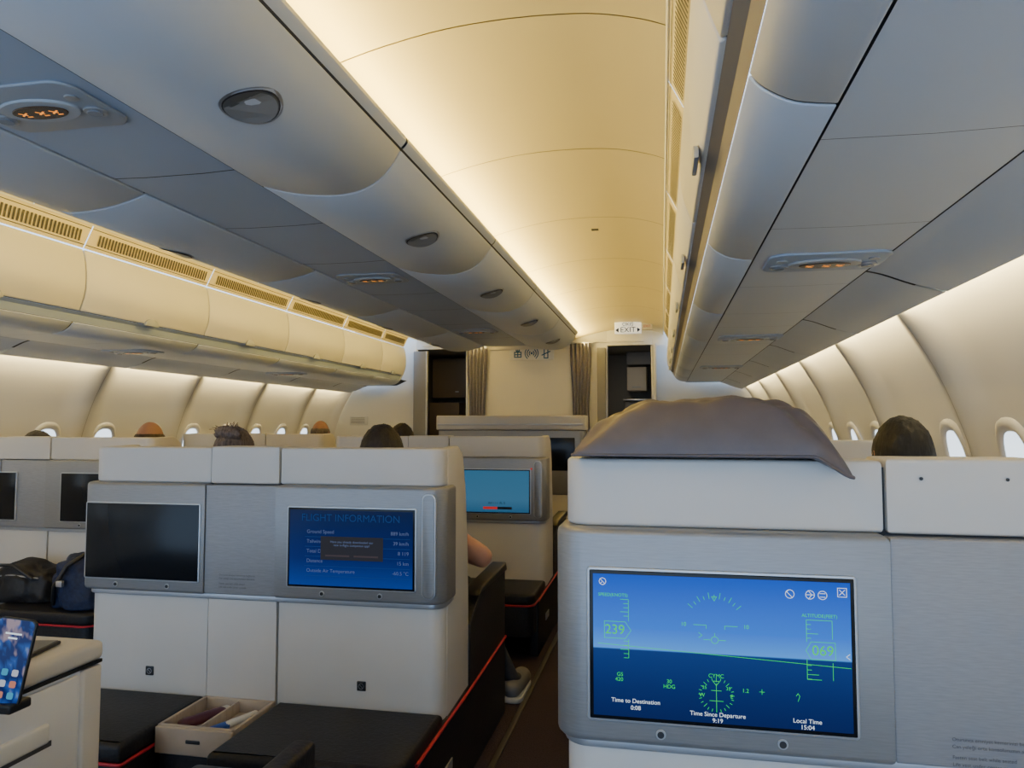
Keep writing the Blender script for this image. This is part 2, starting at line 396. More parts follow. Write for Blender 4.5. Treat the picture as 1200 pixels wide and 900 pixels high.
for sx in (-1,1):
    mesh('arrow',[(-.355+sx*.138,8.197,EYE+1.062),(-.355+sx*.100,8.197,EYE+1.062+.028),(-.355+sx*.100,8.197,EYE+1.062-.028)],[(0,1,2)],EXT,ex,False)
text('side_label','EXIT',-.147,8.207,1.10,.038,RED,ex)
# ------------------------------------------------------------ seat pairs
SKYM=grad_emit('hud_screen',[(0,(.001,.010,.085)),(.20,(.001,.016,.115)),(.470,(.003,.030,.17)),(.478,(.065,.30,.88)),(.62,(.025,.17,.78)),(1,(.004,.065,.55))],1.15)
INFO=grad_emit('info_screen',[(0,(.003,.045,.32)),(.35,(.001,.016,.15)),(1,(.001,.008,.06))],.85)
PALE=grad_emit('pale_screen',[(0,(.03,.12,.24)),(.3,(.055,.18,.32)),(1,(.045,.17,.31))],.8)
B_=-.572
def seat_pair(Y,xl,xr,m0,m1,dz=0.,scrL=None,scrR=None,side='both',seats=True,otto=True,name='airplane_seat_pair'):
    e=empty(name,((xl+xr)/2,Y+.3,0))
    T,P,B=-.06+dz,-.187+dz,B_+dz
    ins=.014; D=.13
    yf=Y-.035
    box('gap_liner',xl+.08,xr-.08,Y+.012,Y+.05,-.98,T-.012,SEAM,e,0)
    segs=[(xl+ins,m0-.0,.05,0),(m0,m1,0,0),(m1,xr-ins,0,.05)]
    for i,(a,b,ra,rb) in enumerate(segs):
        yo=Y-(.006 if i==1 else 0)
        for nm,z0,z1 in (('top_band',P,T+(.004 if i==1 else 0)),('lower_panel',-1.0+dz if otto else -1.3,B)):
            prism(nm,rrect(a+.003,b-.003,yo,Y+D,(ra,rb,0,0)),z0,z1,CREAM,e,'Z',bev=.008 if nm=='top_band' else .003)
    prism('screen_surround',rrect(xl,m0-.002,yf,Y+D-.02,(.055,0,0,0)),B,P,METAL,e,'Z',bev=.012)
    prism('screen_surround',rrect(m1+.002,xr,yf,Y+D-.02,(0,.055,0,0)),B,P,METAL,e,'Z',bev=.012)
    prism('center_panel',rrect(m0,m1,yf+.006,Y+D-.02,(0,0,0,0)),B+.004,P-.004,FABP,e,'Z',bev=.004)
    prism('base_trim',rrect(xl+.012,xr-.012,Y-.012,Y+D,(.05,.05,0,0)),B-.018,B+.002,METALT,e,'Z',bev=.003)
    W,H=.440,.252
    for k,(sx0,sm) in enumerate(((xl+.073 if xl>-1 else xl+.040,scrL),(xr-.105-W,scrR))):
        zt=P-.081
        prism('screen_bezel',rrect(sx0-.012,sx0+W+.012,zt-H-.012,zt+.012,(.008,)*4),yf-.003,yf+.01,METALT,e,'Y',bev=.002)
        box('screen_glass',sx0-.007,sx0+W+.007,yf-.0045,yf+.008,zt-H-.007,zt+.007,GLASS,e,.002)
        if sm: box('screen_image',sx0,sx0+W,yf-.0052,yf,zt-H,zt,sm,e,0)
        for q in (.27,.74):
            disc('socket_ring',sx0+W*q,yf-.0005,zt-H-.028,.009,.009,METALT,e,'Y',.003)
            disc('socket',sx0+W*q,yf-.0035,zt-H-.028,.006,.006,BLK,e,'Y',.002)
        if k==0: e['sx']=sx0
        else: e['sxr']=sx0
    xx=xr-.052
    prism('corner_insert',rrect(xx-.024,xx+.026,B+.02,P-.02,(.022,)*4),yf-.004,yf+.01,METALT,e,'Y',bev=.003)
    prism('corner_insert_face',rrect(xx-.019,xx+.021,B+.025,P-.025,(.018,)*4),yf-.006,yf,METAL,e,'Y',bev=.002)
    wing=[(Y+.06,T-.001),(Y+.20,T+.004),(Y+.26,T-.03),(Y+.30,T-.16),(Y+.335,T-.40),(Y+.345,-.70),(Y+.345,-.98),(Y+.06,-.98)]
    for x0,x1 in ((xl+ins,xl+ins+.045),(xr-ins-.045,xr-ins)):
        prism('side_wing',wing,x0,x1,CREAM,e,'X',bev=.008)
    sidep=[(Y+.34,-.96),(Y+.345,-.74),(Y+.50,-.66),(Y+.62,-.635),(Y+.98,-.625),(Y+.98,-1.295),(Y-.28,-1.295),(Y-.28,-.985)]
    for x0,x1 in ((xl+.005,xl+.055),(xr-.06,xr-.008)):
        prism('side_base',sidep,x0,x1,BLACK,e,'X',bev=.008)
        prism('armrest_pad',[(Y+.45,-.655),(Y+.50,-.63),(Y+.95,-.615),(Y+.97,-.655)],x0-.005,x1+.012,BLK,e,'X',bev=.008)
    box('side_vent',xr-.009,xr-.004,Y-.02,Y+.10,-1.16,-1.12,METALT,e,.002)
    if otto:
        for a,b,ra,rb in ((xl+.05,m0-.005,.04,.01),(m1+.01,xr-.012,.01,.06)):
            prism('ottoman_cushion',rrect(a,b,Y-.42,Y-.002,(ra,rb,.0,.0)),-.985+dz,-.925+dz,BLACK,e,'Z',bev=.018,seg=4)
            prism('ottoman_base',rrect(a+.01,b-.008,Y-.41,Y-.002,(ra,rb,0,0)),-1.16+dz,-.985+dz,BLACK,e,'Z',bev=.006)
            pts=rrect(a+.004,b-.002,Y-.416,Y-.01,(ra,rb,0,0))[:-2]
            pts=[(p[0],p[1],-.988+dz) for p in pts]
            tube('red_piping',[(a+.004,Y-.01,-.988+dz)]+pts+[(b-.002,Y-.01,-.988+dz)],.0055,RED,e)
            xm=(a+b)/2-.06
            box('buckle_strap',xm-.05,xm+.05,Y-.425,Y-.408,-1.035+dz,-1.0+dz,BLK,e,.004)
            box('buckle',xm-.035,xm+.035,Y-.430,Y-.412,-1.045+dz,-1.03+dz,METALT,e,.003)
        for xx in (xl+.0,xr-.006):
            tube('red_piping_side',[(xx,Y-.28,-.985),(xx,Y+.35,-.975),(xx,Y+.98,-.955)],.0055,RED,e)
        tx0,tx1,ty0,ty1,tz=m0+.0,m1-.0,Y-.26,Y-.004,-.925+dz
        box('tray_floor',tx0,tx1,ty0,ty1,tz-.055,tz-.045,WOOD,e,.002)
        for a in ((tx0,tx0+.012,ty0,ty1),(tx1-.012,tx1,ty0,ty1),(tx0,tx1,ty0,ty0+.012),(tx0,tx1,ty1-.012,ty1)):
            box('tray_rim',*a,tz-.055,tz,WOOD,e,.003)
        box('tray_divider',(tx0+tx1)/2-.004,(tx0+tx1)/2+.004,ty0,ty1,tz-.055,tz-.006,WOOD,e,.002)
        box('tray_front',tx0,tx1,ty0-.012,ty0,tz-.085,tz-.004,WOOD,e,.003)
        box('tray_pull',(tx0+tx1)/2-.025,(tx0+tx1)/2+.025,ty0-.0145,ty0-.008,tz-.048,tz-.036,BLK,e,.003)
        box('tray_base',tx0+.01,tx1-.01,ty0,Y,-1.16+dz,tz-.057,BLACK,e,.004)
        for xo in (xl+.28,m1+.31):
            box('power_outlet',xo-.016,xo+.016,Y-.004,Y+.002,-.872+dz,-.84+dz,BLK,e,.003)
            strokes('outlet_mark',[circ(xo,-.856+dz,.009,14),[(xo-.006,-.850+dz),(xo+.006,-.862+dz)]],.0018,Y-.0045,METALT,e)
    if seats:
        for a,b in ((xl+.07,m0-.01),(m1+.01,xr-.07)):
            box('seat_cushion',a,b,Y+.32,Y+.90,-.92,-.80,SEATL,e,.04,5)
            prism('seat_back',[(Y+.14,-.10),(Y+.20,-.085),(Y+.28,-.14),(Y+.36,-.5),(Y+.38,-.82),(Y+.14,-.82)],a+.01,b-.01,SEATL,e,'X',bev=.025,seg=4)
            box('seat_plinth',a+.03,b-.03,Y+.2,Y+.85,-1.3,-.92,BLK,e,.02)
        box('armrest_console',m0+.03,m1-.03,Y+.14,Y+.95,-1.3,-.66,CREAM,e,.02)
        box('armrest_top',m0+.025,m1-.025,Y+.20,Y+.93,-.66,-.635,BLACK,e,.012)
    return e
c1=seat_pair(2.40,-2.085,-.705,-1.577,-1.31,dz=-.014,scrR=INFO)
c2=seat_pair(4.50,-2.10,-.69,-1.577,-1.31,dz=.0,scrR=PALE)
r1=seat_pair(1.42,-.20,1.16,.382,.65,scrL=SKYM)
r2=seat_pair(3.52,-.20,1.16,.382,.65)
r3=seat_pair(5.62,-.20,1.16,.382,.65)
l1=seat_pair(3.65,-4.10,-2.76,-3.72,-3.42)
l2=seat_pair(5.75,-4.10,-2.76,-3.58,-3.28)
fm=empty('screen_console',(-1.4,6.75,0))
prism('upper',rrect(-2.10,-.68,6.75,7.0,(.04,.04,0,0)),-.03,.105,CREAM,fm,'Z',bev=.012)
prism('upper_rim',rrect(-2.08,-.70,6.742,6.76,(0,0,0,0)),.015,.03,METALT,fm,'Z',bev=.004)
prism('middle',rrect(-2.08,-.70,6.76,6.98,(.04,.04,0,0)),-.62,-.03,METAL,fm,'Z',bev=.01)
for a in (-2.02,-1.25): 
    box('screen_glass',a,a+.47,6.75,6.77,-.40,-.10,GLASS,fm,.004)
prism('lower',rrect(-2.06,-.72,6.77,6.96,(.04,.04,0,0)),-1.3,-.62,CREAM,fm,'Z',bev=.006)
# row beside the camera (centre): console cabinet with drawers
cab=empty('console_cabinet',(-1.47,1.0,0))
DR=mat('drawer_white',(.76,.76,.78),.4)
box('carcass',-1.68,-1.247,.30,1.480,-1.3,-.523,DR,cab,.012)
box('top',-1.69,-1.235,.29,1.490,-.520,-.477,CREAM,cab,.014,4)
box('top_seam',-1.685,-1.238,.295,1.485,-.526,-.519,BLK,cab,0)
box('end_post',-1.253,-1.237,1.430,1.485,-1.3,-.53,CREAM,cab,.006)
for z0,z1 in ((-.72,-.535),(-.93,-.73),(-1.25,-.94)):
    box('drawer_front',-1.253,-1.241,.35,1.420,z0,z1,DR,cab,.004)
    box('drawer_handle',-1.247,-1.233,.85,1.34,z0+.075,z0+.115,WHITE,cab,.006)
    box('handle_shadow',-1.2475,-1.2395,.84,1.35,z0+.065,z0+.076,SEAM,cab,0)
st=empty('airplane_seat',(-1.0,.6,0))
box('seat_cushion',-1.20,-.76,.25,1.05,-.92,-.80,SEATL,st,.04,5); box('seat_plinth',-1.18,-.80,.2,1.0,-1.3,-.92,BLK,st,.02)
prism('seat_back',[(.0,-.10),(.12,-.10),(.22,-.5),(.28,-.82),(.0,-.82)],-1.19,-.78,SEATL,st,'X',bev=.025)
box('side_base',-.75,-.70,.2,1.45,-1.3,-.64,BLACK,st,.01)
box('tray_arm',-1.05,-.93,1.0,1.56,-.80,-.76,BLK,st,.018,4); box('tray_arm_post',-1.02,-.96,1.0,1.06,-.82,-.77,BLK,st,.005)
bk=empty('booklet',(-1.36,1.36,EYE-.47)); box('cover',-1.42,-1.28,1.25,1.42,-.476,-.468,BLK,bk,.003,rot=(.2,'Z')); box('pages',-1.415,-1.285,1.255,1.415,-.4685,-.4665,mat('paper',(.12,.13,.15),.5),bk,0,rot=(.2,'Z'))
def phone():
    c=(-1.200,1.20,-.437)
    e=empty('smartphone',(c[0],c[1],EYE+c[2]))
    m=bpy.data.materials.new('phone_wallpaper'); m.use_nodes=True; nt=m.node_tree; b=nt.nodes['Principled BSDF']
    tc=nt.nodes.new('ShaderNodeTexCoord'); v=nt.nodes.new('ShaderNodeTexVoronoi'); v.inputs['Scale'].default_value=5; v.distance='CHEBYCHEV'
    n=nt.nodes.new('ShaderNodeTexNoise'); n.inputs['Scale'].default_value=3.5
    r=nt.nodes.new('ShaderNodeValToRGB'); r.color_ramp.elements[0].color=(.30,.50,.9,1); r.color_ramp.elements[1].color=(.01,.03,.20,1); r.color_ramp.elements[1].position=.5
    k=r.color_ramp.elements.new(.22); k.color=(.03,.14,.6,1)
    r2=nt.nodes.new('ShaderNodeValToRGB'); r2.color_ramp.elements[0].position=.55; r2.color_ramp.elements[1].position=.66; r2.color_ramp.elements[1].color=(1,1,1,1)
    mx=nt.nodes.new('ShaderNodeMixRGB'); mx.inputs[2].default_value=(.55,.42,.50,1)
    nt.links.new(tc.outputs['Generated'],v.inputs['Vector']); nt.links.new(tc.outputs['Generated'],n.inputs['Vector'])
    nt.links.new(v.outputs['Distance'],r.inputs[0]); nt.links.new(n.outputs['Fac'],r2.inputs[0]); nt.links.new(r2.outputs[0],mx.inputs[0]); nt.links.new(r.outputs[0],mx.inputs[1])
    nt.links.new(mx.outputs[0],b.inputs['Emission Color']); b.inputs['Emission Strength'].default_value=.55
    b.inputs['Base Color'].default_value=(0,0,0,1); b.inputs['Roughness'].default_value=.15; b.inputs['Specular IOR Level'].default_value=.15
    x0,x1,z0,z1=-.039,.039,-.078,.078
    cl=[mat('app_%d'%i,(0,0,0),.5,emit=c_,es=.6,spec=0) for i,c_ in enumerate([(.8,.85,1),(.9,.35,.25),(.1,.55,.9)])]
    parts=[prism('body',rrect(x0,x1,z0-EYE,z1-EYE,(.012,)*4),-.004,.004,BLK,e,'Y',bev=.002),
           prism('display',rrect(x0+.003,x1-.003,z0+.003-EYE,z1-.003-EYE,(.010,)*4),-.0046,-.003,m,e,'Y',bev=0)]
    for j in range(3):
        for i in range(3):
            cx=-.020+.020*i; cz=-.058+.020*j-EYE
            parts.append(prism('app_icon',rrect(cx-.006,cx+.006,cz-.006,cz+.006,(.003,)*4,3),-.0051,-.0046,cl[(i+j*2)%3],e,'Y',bev=0))
    parts.append(strokes('clock_lines',[[(-.015,.050-EYE),(.015,.050-EYE)],[(-.008,.042-EYE),(.008,.042-EYE)]],.003,-.005,WTXT,e))
    M=Matrix.Translation((c[0],c[1],EYE+c[2]))@Matrix.Rotation(.09,4,'Y')@Matrix.Rotation(-.16,4,'X')@Matrix.Rotation(.15,4,'Z')
    for o in parts: o.data.transform(M)
    box('holder_arm',-1.250,-1.20,1.205,1.225,-.515,-.49,BLK,e,.004)
    box('holder_lip',-1.235,-1.17,1.175,1.225,-.525,-.508,BLK,e,.004)
phone()
gc=empty('glasses_case',(-1.48,2.27,EYE-.96))
def capsule(name,a,b,r,m,p,flat=.7):
    a=Vector(a);b=Vector(b); bm=bmesh.new()
    bmesh.ops.create_uvsphere(bm,u_segments=20,v_segments=12,radius=r)
    d=b-a
    for v in bm.verts:
        v.co.z+= d.length/2 if v.co.z>0 else -d.length/2 if v.co.z<0 else 0
    q=d.to_track_quat('Z','Y').to_matrix().to_4x4()
    for v in bm.verts: v.co=q@v.co; v.co.z*=flat
    c=(a+b)/2
    for v in bm.verts: v.co+=c+Vector((0,0,EYE))
    me=bpy.data.meshes.new(name); bm.to_mesh(me); bm.free(); return obj(name,me,m,p,True,80)
capsule('case',(-1.535,2.22,-.966),(-1.48,2.33,-.966),.024,mat('case_maroon',(.07,.012,.03),.4),gc)
capsule('tip',(-1.49,2.33,-.962),(-1.475,2.36,-.962),.013,WHITE,gc)
pn=empty('marker_pen',(-1.38,2.25,EYE-.96))
capsule('barrel',(-1.415,2.19,-.966),(-1.35,2.33,-.962),.012,WHITE,pn,1); capsule('cap',(-1.42,2.18,-.966),(-1.395,2.235,-.966),.0135,mat('pen_blue',(.02,.08,.4),.4),pn,1)
# ------------------------------------------------------------ screen graphics
yf=1.42-.035-.0058
X=lambda u:-.127+(u-697)*.001447
Z=lambda v:-.268-(v-668)*.00148
L=[]
def ln(*p): L.append([(X(a),Z(b)) for a,b in p])
ln((741,698),(741,724)); ln((741,746),(741,768))
for i in range(15):
    v=698+i*5
    if 722<v<748: continue
    ln((735 if i%3 else 731,v),(741,v))
ln((711,725),(737,725),(744,735),(737,745),(711,745),(711,725))
ln((951,712),(951,737)); ln((951,757),(951,780))
for i in range(14):
    v=712+i*5.2
    if 734<v<760: continue
    ln((951,v),(956 if i%3 else 964,v))
ln((956,737),(983,737),(983,757),(956,757),(950,747),(956,737))
ln((980,712),(980,733)); ln((980,760),(980,780)); ln((951,712),(980,712)); ln((951,780),(967,780))
ln((820,724),(835,724),(835,728)); ln((857,728),(857,724),(872,724)); ln((832,741),(840,741)); ln((850,741),(858,741)); L.append(circ(X(845),Z(741),.006,14)); ln((845,733),(845,737))
for i in range(11):
    a=math.radians(40+10*i); ln((845+34*math.cos(a),726-34*math.sin(a)),(845+(38 if i%2 else 41)*math.cos(a),726-(38 if i%2 else 41)*math.sin(a)))
ln((842,690),(848,690),(845,695),(842,690)); 
ln((703,752),(1000,765)); 
for i in range(24):
    a=math.radians(i*15); r0=16 if i%3==0 else 18; ln((846+r0*math.cos(a),805-r0*math.sin(a)*.95),(846+21*math.cos(a),805-21*math.sin(a)*.95))
ln((846,792),(846,820)); ln((840,800),(852,800)); ln((838,812),(854,812)); ln((842,789),(850,789),(846,794),(842,789))
ln((896,798),(902,798)); ln((899,795),(899,801)); ln((938,800),(940,797),(942,800),(940,806)); ln((826,733),(830,736),(826,739))
strokes('hud_lines',L,.0009,yf,GREEN,r1)
def T(b,u,v,px,m=GREEN,al='CENTER',bold=0): text('screen_text',b,X(u),yf-.0003,Z(v),px*.0016,m,r1,al,bold=bold)
T('239',724,735,15); T('069',969,747,15); T('GS',730,788,6); T('420',729,794,6); T('30',790,793,6); T('HDG',790,799,6); T('CYMC',846,783,6); T('10',808,724,6); T('10',882,724,6); T('1.2',880,798,6); T('ALTITUDE(FEET)',966,707,5); T('SPEED(KNOTS)',722,693,5); T('W',829,806,6); T('E',864,806,6); T('25',832,797,5); T('35',860,797,5)
T('Time to Destination',749,819,6.6,WTXT); T('0:08',749,827,6.6,WTXT); T('Time Since Departure',847,828,6.6,WTXT); T('9:19',847,835,6.6,WTXT); T('Local Time',950,828,6.6,WTXT); T('15:04',950,835,6.6,WTXT)
L=[]
for (a,b) in ((709,677),(933,683),(956,683),(970,683)): L.append(circ(X(a),Z(b),.0072 if a!=709 else .006,18))
ln((929,680),(936,687)); ln((932,678),(929,681)); ln((951,683),(961,683)); ln((954,678),(958,683),(954,688)); ln((967,681),(973,681)); ln((967,685),(973,685)); ln((706,674),(712,680)); ln((706,680),(708,678)); ln((989,676),(995,682)); ln((995,676),(989,682)); ln((987,674),(997,674),(997,684),(987,684),(987,674))
ln((999,749),(995,752),(999,755))
strokes('screen_icons',L,.0010,yf-.0001,WTXT,r1)
yf=2.40-.035-.0058
sx=c1['sxr']
X=lambda u:sx+(u-350)*.00319
Z=lambda v:-.285-(v-592)*.0029
def T2(b,u,v,px,m,al='LEFT'): text('screen_text',b,X(u),yf-.0010,Z(v),px*.0031,m,c1,al)
T2('FLIGHT INFORMATION',419,600,11,LBTXT,'CENTER')
rows=[('Ground Speed','889 km/h'),('Tailwind','39 km/h'),('Total Distance','8 119'),('Distance','15 km'),('Outside Air Temperature','-60.5 °C')]
for i,(a,b) in enumerate(rows):
    T2(a,370,616+i*11.2,5.4,WDIM); T2(b,484,616+i*11.2,5.4,WDIM,'RIGHT')
strokes('row_lines',[[(X(368),Z(622+i*11.2)),(X(485),Z(622+i*11.2))] for i in range(5)],.0014,yf,LBTXT,c1)
box('dialog',X(386),X(456),yf-.0018,yf-.0013,Z(648),Z(621),mat('dialog_dark',(.012,.012,.014),.6,emit=(.03,.03,.04),es=.6,spec=.1),c1,0)
text('dialog_text','Have you already downloaded our\nnew in-flight companion app?',X(421),yf-.0022,Z(629),.011,WDIM,c1)
strokes('dialog_bar',[[(X(392),Z(643)),(X(418),Z(643))],[(X(424),Z(643)),(X(450),Z(643))]],.006,yf-.0021,mat('dialog_grey',(.05,.04,.04),.5,emit=(.07,.05,.06),es=.5,spec=0),c1)
sx=c2['sxr']; yf=4.50-.035-.0056
strokes('red_bar',[[(sx+.16,-.495),(sx+.24,-.495)]],.015,yf,mat('bar_red',(.3,.01,.01),.5,emit=(.8,.03,.03),es=.5),c2)
strokes('dark_bar',[[(sx+.25,-.495),(sx+.33,-.495)]],.015,yf,BLK,c2)
text('screen_text','A4 • • •  FL 5',sx+.24,yf-.0003,-.465,.02,BLK,c2)
disc('red_light',sx+.455,4.464,-.255,.006,.006,mat('bar_red',(.3,.01,.01)),c2)
def prnt(e,Y,x,dz,sz):
    for i,t in enumerate(['Oturunca emniyet kemerinizi bağlayınız','Can yeleği orta konsolunuzun altındadır','Fasten seat belt while seated','Life vest under center console']):
        text('placard_text',t,x,Y-.0305,dz-i*sz*1.4-(sz*.7 if i>1 else 0),sz,GTXT,e,'LEFT')
prnt(r1,1.42,.468,-.520,.0083)
prnt(c1,2.40,-1.52,-.515,.0085)
for xx,zz in ((.44,-.09),(.575,-.09)): disc('screw',xx,1.411,zz,.003,.003,BLK,r1,'Y',.002)
# ------------------------------------------------------------ pillow
def pillow():
    nx,ny=96,64; W,Dp=.468,.32; vs=[];fs=[]
    def ss_(t): t=max(0,min(1,t)); return t*t*(3-2*t)
    def P(a,b,side):
        x=a*W/2*(1-.03*(1-b*b)*a*a); y=b*Dp/2*(1-.05*(1-a*a)*b*b)
        ea=4.5 if a>0 else 2.6
        h=(max(0,1-abs(a)**ea)**.5)*(max(0,1-abs(b)**3.6)**.48)
        n=noise.noise(Vector((a*2.1,b*2.1,side*3.)))*.014+abs(noise.noise(Vector((a*4,b*3+a*2,5))))*.013
        ra=math.atan2(b+1.2,a-1.15); rb=math.atan2(b+1.2,a+1.15)
        cre=.0065*math.sin(15*ra)*ss_((a-.0)/.9)*ss_((.9-b)/1.2)+.005*math.sin(13*rb)*ss_((-a-.1)/.8)
        hump=.104*(1-.02*a-.16*ss_((-a-.30)/.70)-.04*ss_((a-.6)/.4))
        z= hump*h+(n+cre)*min(1,h*1.6) if side>0 else -.006*h
        dr=ss_((a-.80)/.20)
        z-=.034*dr*max(0,(.55-b))*.62
        z+=.012*math.exp(-((a-.95)/.07)**2)*(1 if side>0 else .3)*ss_((b+.3))
        return Vector((x+.010*dr*(1-b)*.5,y-.022*dr*max(0,.4-b),z))
    for side in (1,-1):
        for j in range(ny+1):
            for i in range(nx+1):
                vs.append(P(math.sin(math.pi/2*(-1+2*i/nx)),math.sin(math.pi/2*(-1+2*j/ny)),side))
        base=0 if side>0 else (nx+1)*(ny+1)
        for j in range(ny):
            for i in range(nx):
                a=base+j*(nx+1)+i
                f=(a,a+1,a+nx+2,a+nx+1); fs.append(f if side>0 else f[::-1])
    M=Matrix.Translation((.076,1.530,EYE-.052))@Matrix.Rotation(-.04,4,'Z')
    o=mesh('pillow',[M@v for v in vs],fs,PILL,None,True,80)
    bm=bmesh.new(); bm.from_mesh(o.data); bmesh.ops.remove_doubles(bm,verts=bm.verts,dist=.0003)
    bm.to_mesh(o.data); bm.free()
    for f in o.data.polygons: f.use_smooth=True
    pts=[]
    for i in range(nx+1): pts.append(P(-1+2*i/nx,-1,1))
    for j in range(1,ny+1): pts.append(P(1,-1+2*j/ny,1))
    for i in range(1,nx+1): pts.append(P(1-2*i/nx,1,1))
    for j in range(1,ny): pts.append(P(-1,1-2*j/ny,1))
    pts=[M@v for v in pts]
    tube('seam',[(v.x,v.y,v.z-EYE) for v in pts],.003,PILL,o,True)
pillow()
# ------------------------------------------------------------ bags on left ottoman
def lump(name,c,sc,m,seed,p):
    bm=bmesh.new(); bmesh.ops.create_icosphere(bm,subdivisions=5,radius=1)
    for v in bm.verts:
        d=v.co.copy()
        k=1+.22*noise.noise(d*1.6+Vector((seed,0,0)))+.08*noise.noise(d*4+Vector((seed,3,0)))
        d=Vector([math.copysign(abs(q)**.7,q) for q in d])*k
        v.co=Vector((d.x*sc[0],d.y*sc[1],max(d.z,-.62)*sc[2]))+Vector(c)+Vector((0,0,EYE))
    me=bpy.data.meshes.new(name); bm.to_mesh(me); bm.free(); return obj(name,me,m,p,True,80)
b1=empty('duffel_bag',(-3.34,3.42,EYE-.8)); lump('bag_body',(-3.34,3.45,-.845),(.17,.12,.12),mat('bag_black',(.012,.012,.014),.6,nscale=60,namt=.3,bump=.2),1,b1)
tube('strap',[(-3.46,3.35,-.80),(-3.40,3.31,-.72),(-3.30,3.30,-.715),(-3.22,3.34,-.79)],.010,BLK,b1)
tube('zip',[(-3.48,3.36,-.79),(-3.34,3.335,-.775),(-3.20,3.36,-.79)],.004,METALT,b1)
b2=empty('backpack',(-2.93,3.4,EYE-.8)); lump('pack_body',(-2.935,3.40,-.82),(.14,.13,.16),mat('bag_navy',(.010,.020,.065),.7,nscale=60,namt=.3,bump=.2),5,b2)
tube('pack_strap',[(-3.04,3.29,-.90),(-3.00,3.25,-.80),(-2.94,3.26,-.70),(-2.90,3.34,-.65)],.011,BLK,b2)
box('pack_buckle',-2.98,-2.945,3.235,3.255,-.80,-.77,METALT,b2,.004)
# ------------------------------------------------------------ passengers
def skin_mesh(name,joints,edges,mats,classify,p,sub=2):
    me=bpy.data.meshes.new(name+'_s'); me.from_pydata([j[0] for j in joints],edges,[]); me.update()
    o=bpy.data.objects.new(name,me); COL.objects.link(o)
    md=o.modifiers.new('skin','SKIN'); md.use_smooth_shade=True
    for i,j in enumerate(joints):
        sv=me.skin_vertices[0].data[i]; r=j[1]; sv.radius=r if isinstance(r,tuple) else (r,r)
    me.skin_vertices[0].data[0].use_root=True
    o.modifiers.new('sub','SUBSURF').levels=sub; o.modifiers['sub'].render_levels=sub
    dg=bpy.context.evaluated_depsgraph_get(); dg.update()
    nm=bpy.data.meshes.new_from_object(o.evaluated_get(dg)); 
    bpy.data.objects.remove(o)
    nm.materials.clear()
    for m in mats: nm.materials.append(m)
    for f in nm.polygons: f.material_index=classify(f.center); f.use_smooth=True
    q=bpy.data.objects.new(name,nm); COL.objects.link(q); par(q,p); return q
